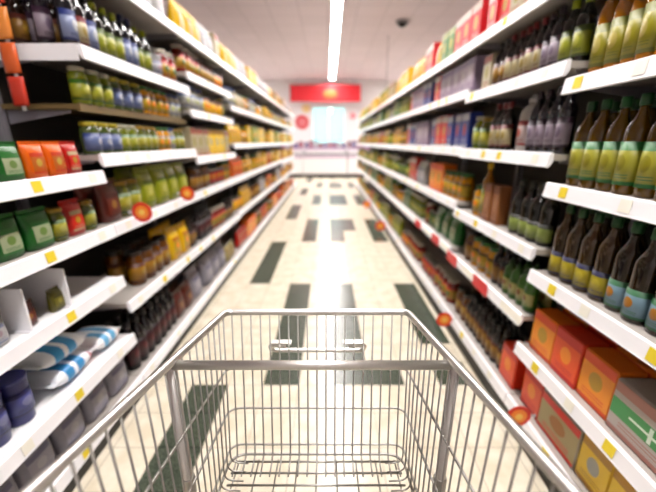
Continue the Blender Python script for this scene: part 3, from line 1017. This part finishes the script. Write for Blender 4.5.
# ---- the bays beyond
POOL_L = {5: ['pouch_yellow', 'pouch_cream', 'box_cream', 'box_yellow', 'pouch_white'], 4: ['pouch_yellow', 'jar_gold', 'pouch_cream', 'tin_yellow', 'jar_white'],
          3: ['box_yellow', 'pouch_yellow', 'jar_gold', 'box_lime'], 2: ['pouch_orange', 'jar_gold', 'box_yellow', 'pouch_yellow'],
          1: ['pouch_orange', 'tin_yellow', 'jar_amber', 'pouch_yellow', 'pouch_white'], 0: ['pouch_red', 'box_orange', 'tin_orange', 'jar_red', 'pouch_orange']}
POOL_R = {5: ['pouch_yellow', 'box_lime', 'box_yellow', 'pouch_lime', 'box_cream'], 4: ['box_lime', 'jar_lime', 'pouch_lime', 'jar_white', 'box_green'],
          3: ['jar_gold', 'jar_lime', 'pouch_yellow', 'box_lime', 'pouch_orange'], 2: ['jar_lime', 'box_lime', 'jar_gold', 'pouch_lime', 'tin_green'],
          1: ['pouch_lime', 'jar_gold', 'box_green', 'pouch_green', 'tin_yellow'], 0: ['jar_gold', 'pouch_orange', 'tin_yellow', 'pouch_lime', 'jar_lime']}
for side, first, pool in (('L', 3, POOL_L), ('R', 4, POOL_R)):
    for i in range(first, len(BAYS[side])):
        for k in range(6):
            ks = random.sample(pool[k], 3)
            fill(side, i, k, [(ks[0], 3), (ks[1], 3), (ks[2], 6)], gap=.012)

# ---- the special things on the near left shelves
def soft_pack(name, x, y, z, L, W, H, rz, body, stripe, accent, label, cat, group):
    t = empty(name, (x, y, z), rz)
    tag(t, label, cat, group)
    n = 16
    rings = []
    steps = 11
    for q in range(steps):
        u = q / (steps - 1)
        fu = max(.06, (1 - abs(2 * u - 1) ** 4)) ** .6
        wu = .86 + .14 * fu
        ring = []
        for i in range(n):
            a = 2 * PI * i / n
            ca, sa = math.cos(a), math.sin(a)
            ring.append((W / 2 * wu * math.copysign(abs(ca) ** .6, ca), -L / 2 + L * u, H / 2 + (H / 2) * fu * math.copysign(abs(sa) ** .7, sa) * (1 + .05 * math.sin(9 * u + 2 * i))))
        rings.append(ring)
    mis = [0, 0, 1, 1, 0, 2, 1, 0, 0, 3]
    m = MB()
    m.loft(rings, mis, True, True)
    m.build('soft_wrapper', [mat('film_' + c, c, .3) for c in (body, stripe, stripe, accent)], t)
    for s in (-1, 1):
        f = MB()
        for j in range(3):
            e = .0018 + .001 * (j % 2)
            ya = s * (L / 2 + .0005 + j * .007)
            yb = ya + s * .007
            f.box(-W * .42, W * .42, min(ya, yb), max(ya, yb), H / 2 - e, H / 2 + e)
        f.build('crimped_end', mat('film_' + body, body, .3), t)
zt = .41 + .006
g = 'soft packs on the nearest left bay'
soft_pack('tissue_pack', XL - .15, 1.285, zt, .22, .20, .085, .05, 'e6eaf2', '2f86c0', 'd83a34', 'blue and white soft pack lying flat, under a similar pack, beside purple tubs', 'soft pack', g)
soft_pack('tissue_pack', XL - .17, 1.29, zt + .095, .23, .20, .08, -.05, 'eef0f4', '3a94cc', 'e0e4ee', 'blue and white soft pack lying on top of another, beside purple tubs', 'soft pack', g)
soft_pack('tissue_pack', XL - .15, 1.53, zt, .17, .20, .085, 0, 'f0eff2', '62a8d4', 'd83a34', 'white soft pack with pale blue stripe on the far end of the shelf beside tubs', 'soft pack', g)

# white dividers standing on the nearest left bay
for j, (y, wd) in enumerate(((1.31, 'first'), (1.11, 'second'), (.90, 'third'))):
    t = empty('shelf_divider', (XL - .03, y, .75 + .0012))
    tag(t, 'thin white divider standing on the third shelf up, %s from far end, nearest left bay' % wd, 'divider', 'white dividers on the nearest left bay')
    MB().box(-.34, 0, -.004, .004, .004, .17, bev=.0015).build('divider_plate', M_RAIL, t)
    MB().box(-.34, 0, -.014, .014, 0, .0039).build('divider_foot', M_RAIL, t)

# round shelf signs
def wobbler(x, y, z, r, side, label):
    t = empty('shelf_sign', (x, y, z))
    tag(t, label, 'shelf sign', 'round red and orange shelf-edge signs')
    for i, (rr, c, nm) in enumerate(((r, 'd8301e', 'sign_disc'), (r * .66, 'f08a2a', 'orange_disc'), (r * .3, 'f4c25a', 'yellow_dot'))):
        o = MB().lathe([(rr * .02, 0), (rr, 0), (rr, .002), (rr * .02, .002)], 24, smooth=False).build(nm, mat('sign_' + c, c, .4), t)
        o.rotation_euler = (PI / 2, 0, 0)
        o.location = (0, -.0024 * i, 0)
    o = MB().tube([(r, 0, 0), (r, 0, 0.002)], .001, 4)
    s = -1 if side == 'L' else 1
    a = MB()
    a.box(min(s * r * .9, s * (r + .022)), max(s * r * .9, s * (r + .022)), .0005, .002, -.008, .008)
    a.build('plastic_arm', mat('clear_arm', 'd8d4d4', .2), t)
wobbler(XL + .062, 1.80, 1.06, .054, 'L', 'round red and orange sign on the left shelf edge, larger of the two')
wobbler(XL + .062, 2.415, 1.072, .05, 'L', 'round red and orange sign on the left shelf edge, farther of the two')
wobbler(XR - .07, 2.22, .18, .058, 'R', 'round orange sign on the bottom right shelf edge beside the cart rim')
wobbler(XR - .07, 1.23, .25, .055, 'R', 'round orange sign on the bottom right shelf, nearest the camera')
wobbler(XR - .09, 5.24, .15, .08, 'R', 'round orange sign low on the right, third from the camera')
wobbler(XR - .09, 7.2, .15, .08, 'R', 'round orange sign low on the right, farthest of its line')

# hanging strip of orange packets at the near end of the tall left bays
t = empty('hanging_strip', (XL - .27, 1.60, 2.17))
tag(t, 'hanging strip of orange and red packets at the near end of left shelves', 'clip strip')
MB().box(-.008, .008, -.002, .002, -.62, .12).build('plastic_strip', mat('clear_arm', 'd8d4d4', .2), t)
for j in range(5):
    c = ('d8602a', 'c83a28', 'e0883a')[j % 3]
    m = MB()
    zc_ = -.03 - j * .128
    m.loft([[(x_ * .036, yy * th - .010, zc_ + zz * .058) for x_, yy in ((-1, 0), (-.6, -1), (.6, -1), (1, 0), (.6, .6), (-.6, .6))] for zz, th in ((-1, .001), (-.8, .006), (0, .010), (.8, .006), (1, .001))], 0, True, True)
    m.build('packet', mat('film_' + c, c, .3), t)

# ------------------------------------------------------------------ shopping cart
CX = -0.029
cart = empty('shopping_cart', (CX, .45, 0))
tag(cart, 'empty zinc wire shopping cart in the middle of the aisle', 'shopping cart')
def top(s):
    return (.79 - .67 * s, 1.0 + .08 * s, .235 + .071 * s)
def bot(s):
    return (.70 - .58 * s, .63, .225 + .025 * s)
def sp_(sd, s, t):
    a, b = top(s), bot(s)
    D, z, hw = (a[q] + (b[q] - a[q]) * t for q in range(3))
    return Vector((sd * hw, D - .45, z))
def part(m, name, mt):
    return m.build(name, mt, cart)
def loop_pts(t, s1=1.0, r=.03):
    return bend([sp_(-1, s1, t), sp_(-1, 0, t), sp_(1, 0, t), sp_(1, s1, t)], r, 6)
part(MB().tube(loop_pts(0, 1.0, .022), .0085, 12), 'basket_rim', M_ZINC)
# rear closing tube + handle
part(MB().tube([sp_(-1, 1, 0), sp_(1, 1, 0)], .0075, 10), 'rear_rail', M_ZINC)
hb = sp_(-1, 1, 0)
hd = part(MB().tube([(-.29, -.40, 1.10), (.29, -.40, 1.10)], .014, 14), 'push_handle', mat('red_grip', 'a81c24', .45))
for s in (-1, 1):
    part(MB().tube(bend([(s * .306, -.33, 1.08), (s * .306, -.40, 1.10), (s * .291, -.40, 1.10)], .02), .009, 10), 'handle_arm', M_ZINC)
# transverse bar and its two posts
sb = .37
pl, pr_ = sp_(-1, sb, 0), sp_(1, sb, 0)
part(MB().tube([pl + Vector((0, 0, -.008)), pr_ + Vector((0, 0, -.008))], .0088, 12), 'cross_bar', M_ZINC)
for s, p in ((-1, pl), (1, pr_)):
    x = p.x + s * .004
    po = part(MB().tube([(x, p.y, p.z - .01), (x * 1.0, p.y, .19)], .0105, 12), 'upright_post', M_ZINC)
    MB().lathe([(.0125, .70), (.0135, .703), (.0135, .745), (.0125, .748)], 14, cx=x, cy=p.y).build('post_sleeve', M_WIRE, po)
# wire loops round the basket
lp = MB()
for tq in (.38, .67, .93):
    m = MB().tube(loop_pts(tq, 1.0, .03), .0028, 7)
    part(m, 'wire_hoop', M_WIRE)
# front grille
g_ = MB()
nw = 18
for i in range(nw + 1):
    u = -1 + 2 * i / nw
    u *= .93
    a = Vector((u * top(0)[2], top(0)[0] - .45, top(0)[1]))
    b = Vector((u * bot(0)[2], bot(0)[0] - .45, bot(0)[1]))
    out = Vector((0, -.0045, 0))
    # the wire bends under the basket and runs on as the first stretch of its floor
    g_.tube(bend([a + out, b + out, Vector((u * bot(0)[2], b.y - .06, b.z - .004))], .02, 4), .0020, 6)
part(g_, 'front_grille', M_WIRE)
# side grilles
for s in (-1, 1):
    g_ = MB()
    for i in range(1, 24):
        ss = i / 24
        a, b = sp_(s, ss, 0), sp_(s, ss, 1)
        inn = Vector((-s * .0045, 0, 0))
        # the wires lean back a little as on the real basket
        g_.tube(bend([a + inn, b + inn, b + Vector((-s * .05, 0, -.004))], .02, 4), .0020, 6)
    part(g_, 'side_grille', M_WIRE)
# floor of the basket
g_ = MB()
g_.tube(loop_pts(1.0, 1.0, .045), .0034, 8)
for i in range(12):
    ss = .03 + i * .055
    if ss > 1: break
    a, b = sp_(-1, ss, 1), sp_(1, ss, 1)
    g_.tube([a + Vector((.012, 0, -.006)), b + Vector((-.012, 0, -.006))], .0026, 6)
for i in range(9):
    u = (-1 + 2 * i / 8) * .9
    g_.tube([(u * .225, bot(0)[0] - .45 - .01, .6215), (u * .25, bot(1)[0] - .45, .6215)], .0020, 6)
part(g_, 'bottom_grille', M_WIRE)
# rear flap of wire
g_ = MB()
for i in range(15):
    u = -.95 + 1.9 * i / 14
    g_.tube([(u * .306, .12 - .45, 1.075), (u * .25, .12 - .45, .63)], .0020, 6)
for z_ in (.75, .92):
    hw2 = .25 + .056 * (z_ - .63) / .45
    g_.tube([(-hw2, .124 - .45, z_), (hw2, .124 - .45, z_)], .0026, 6)
part(g_, 'rear_flap_grille', M_WIRE)
# pull handle outside the front
ph = part(MB().tube(bend([(-.085, .792 - .45, .898), (-.128, .80 - .45, .898), (-.130, .826 - .45, .862), (.130, .826 - .45, .862), (.128, .80 - .45, .898), (.085, .792 - .45, .898)], .018, 5), .0062, 10), 'pull_handle', M_ZINC)
for s in (-1, 1):
    MB().box(min(s * .07, s * .122), max(s * .07, s * .122), .790 - .45, .808 - .45, .902, .907).build('mounting_tab', M_ZINC, ph)
# chassis and casters
ch = MB()
for s in (-1, 1):
    ch.tube(bend([(s * .27, .10 - .45, .62), (s * .27, .12 - .45, .19), (s * .264, .55 - .45, .19), (s * .20, .78 - .45, .19)], .05), .011, 10)
ch.tube([(-.20, .775 - .45, .19), (.20, .775 - .45, .19)], .011, 10)
ch.tube([(-.264, .45 - .45, .19), (.264, .45 - .45, .19)], .009, 10)
ch.tube([(-.27, .125 - .45, .20), (.27, .125 - .45, .20)], .009, 10)
part(ch, 'chassis_frame', M_ZINC)
for x, y in ((-.265, .16), (.265, .16), (-.20, .75), (.20, .75)):
    c = MB()
    c.lathe([(.012, .125), (.02, .13), (.02, .165), (.012, .18)], 12, cx=x, cy=y - .45)
    for s in (-1, 1):
        c.box(x + s * .019 - .002, x + s * .019 + .002, y - .47, y - .43, .05, .128)
    c.box(x - .021, x + .021, y - .47, y - .43, .122, .130)
    cf = part(c, 'caster_fork', M_ZINC)
    wl = MB().lathe([(.02, -.014), (.055, -.013), (.06, -.008), (.06, .008), (.055, .013), (.02, .014)], 20)
    wm = wl.mesh('wheel', M_RUBBER)
    wo = link('wheel', wm, cf)
    wo.rotation_euler = (0, PI / 2, 0)
    wo.location = (x, y - .45, .0605)

# ------------------------------------------------------------------ view
scene.view_settings.view_transform = 'Standard'
scene.view_settings.look = 'None'
scene.view_settings.exposure = 0.28
scene.view_settings.gamma = 1.0
scene.view_settings.use_curve_mapping = False
scene.cycles.use_denoising = True
scene.cycles.max_bounces = 8
scene.cycles.diffuse_bounces = 3
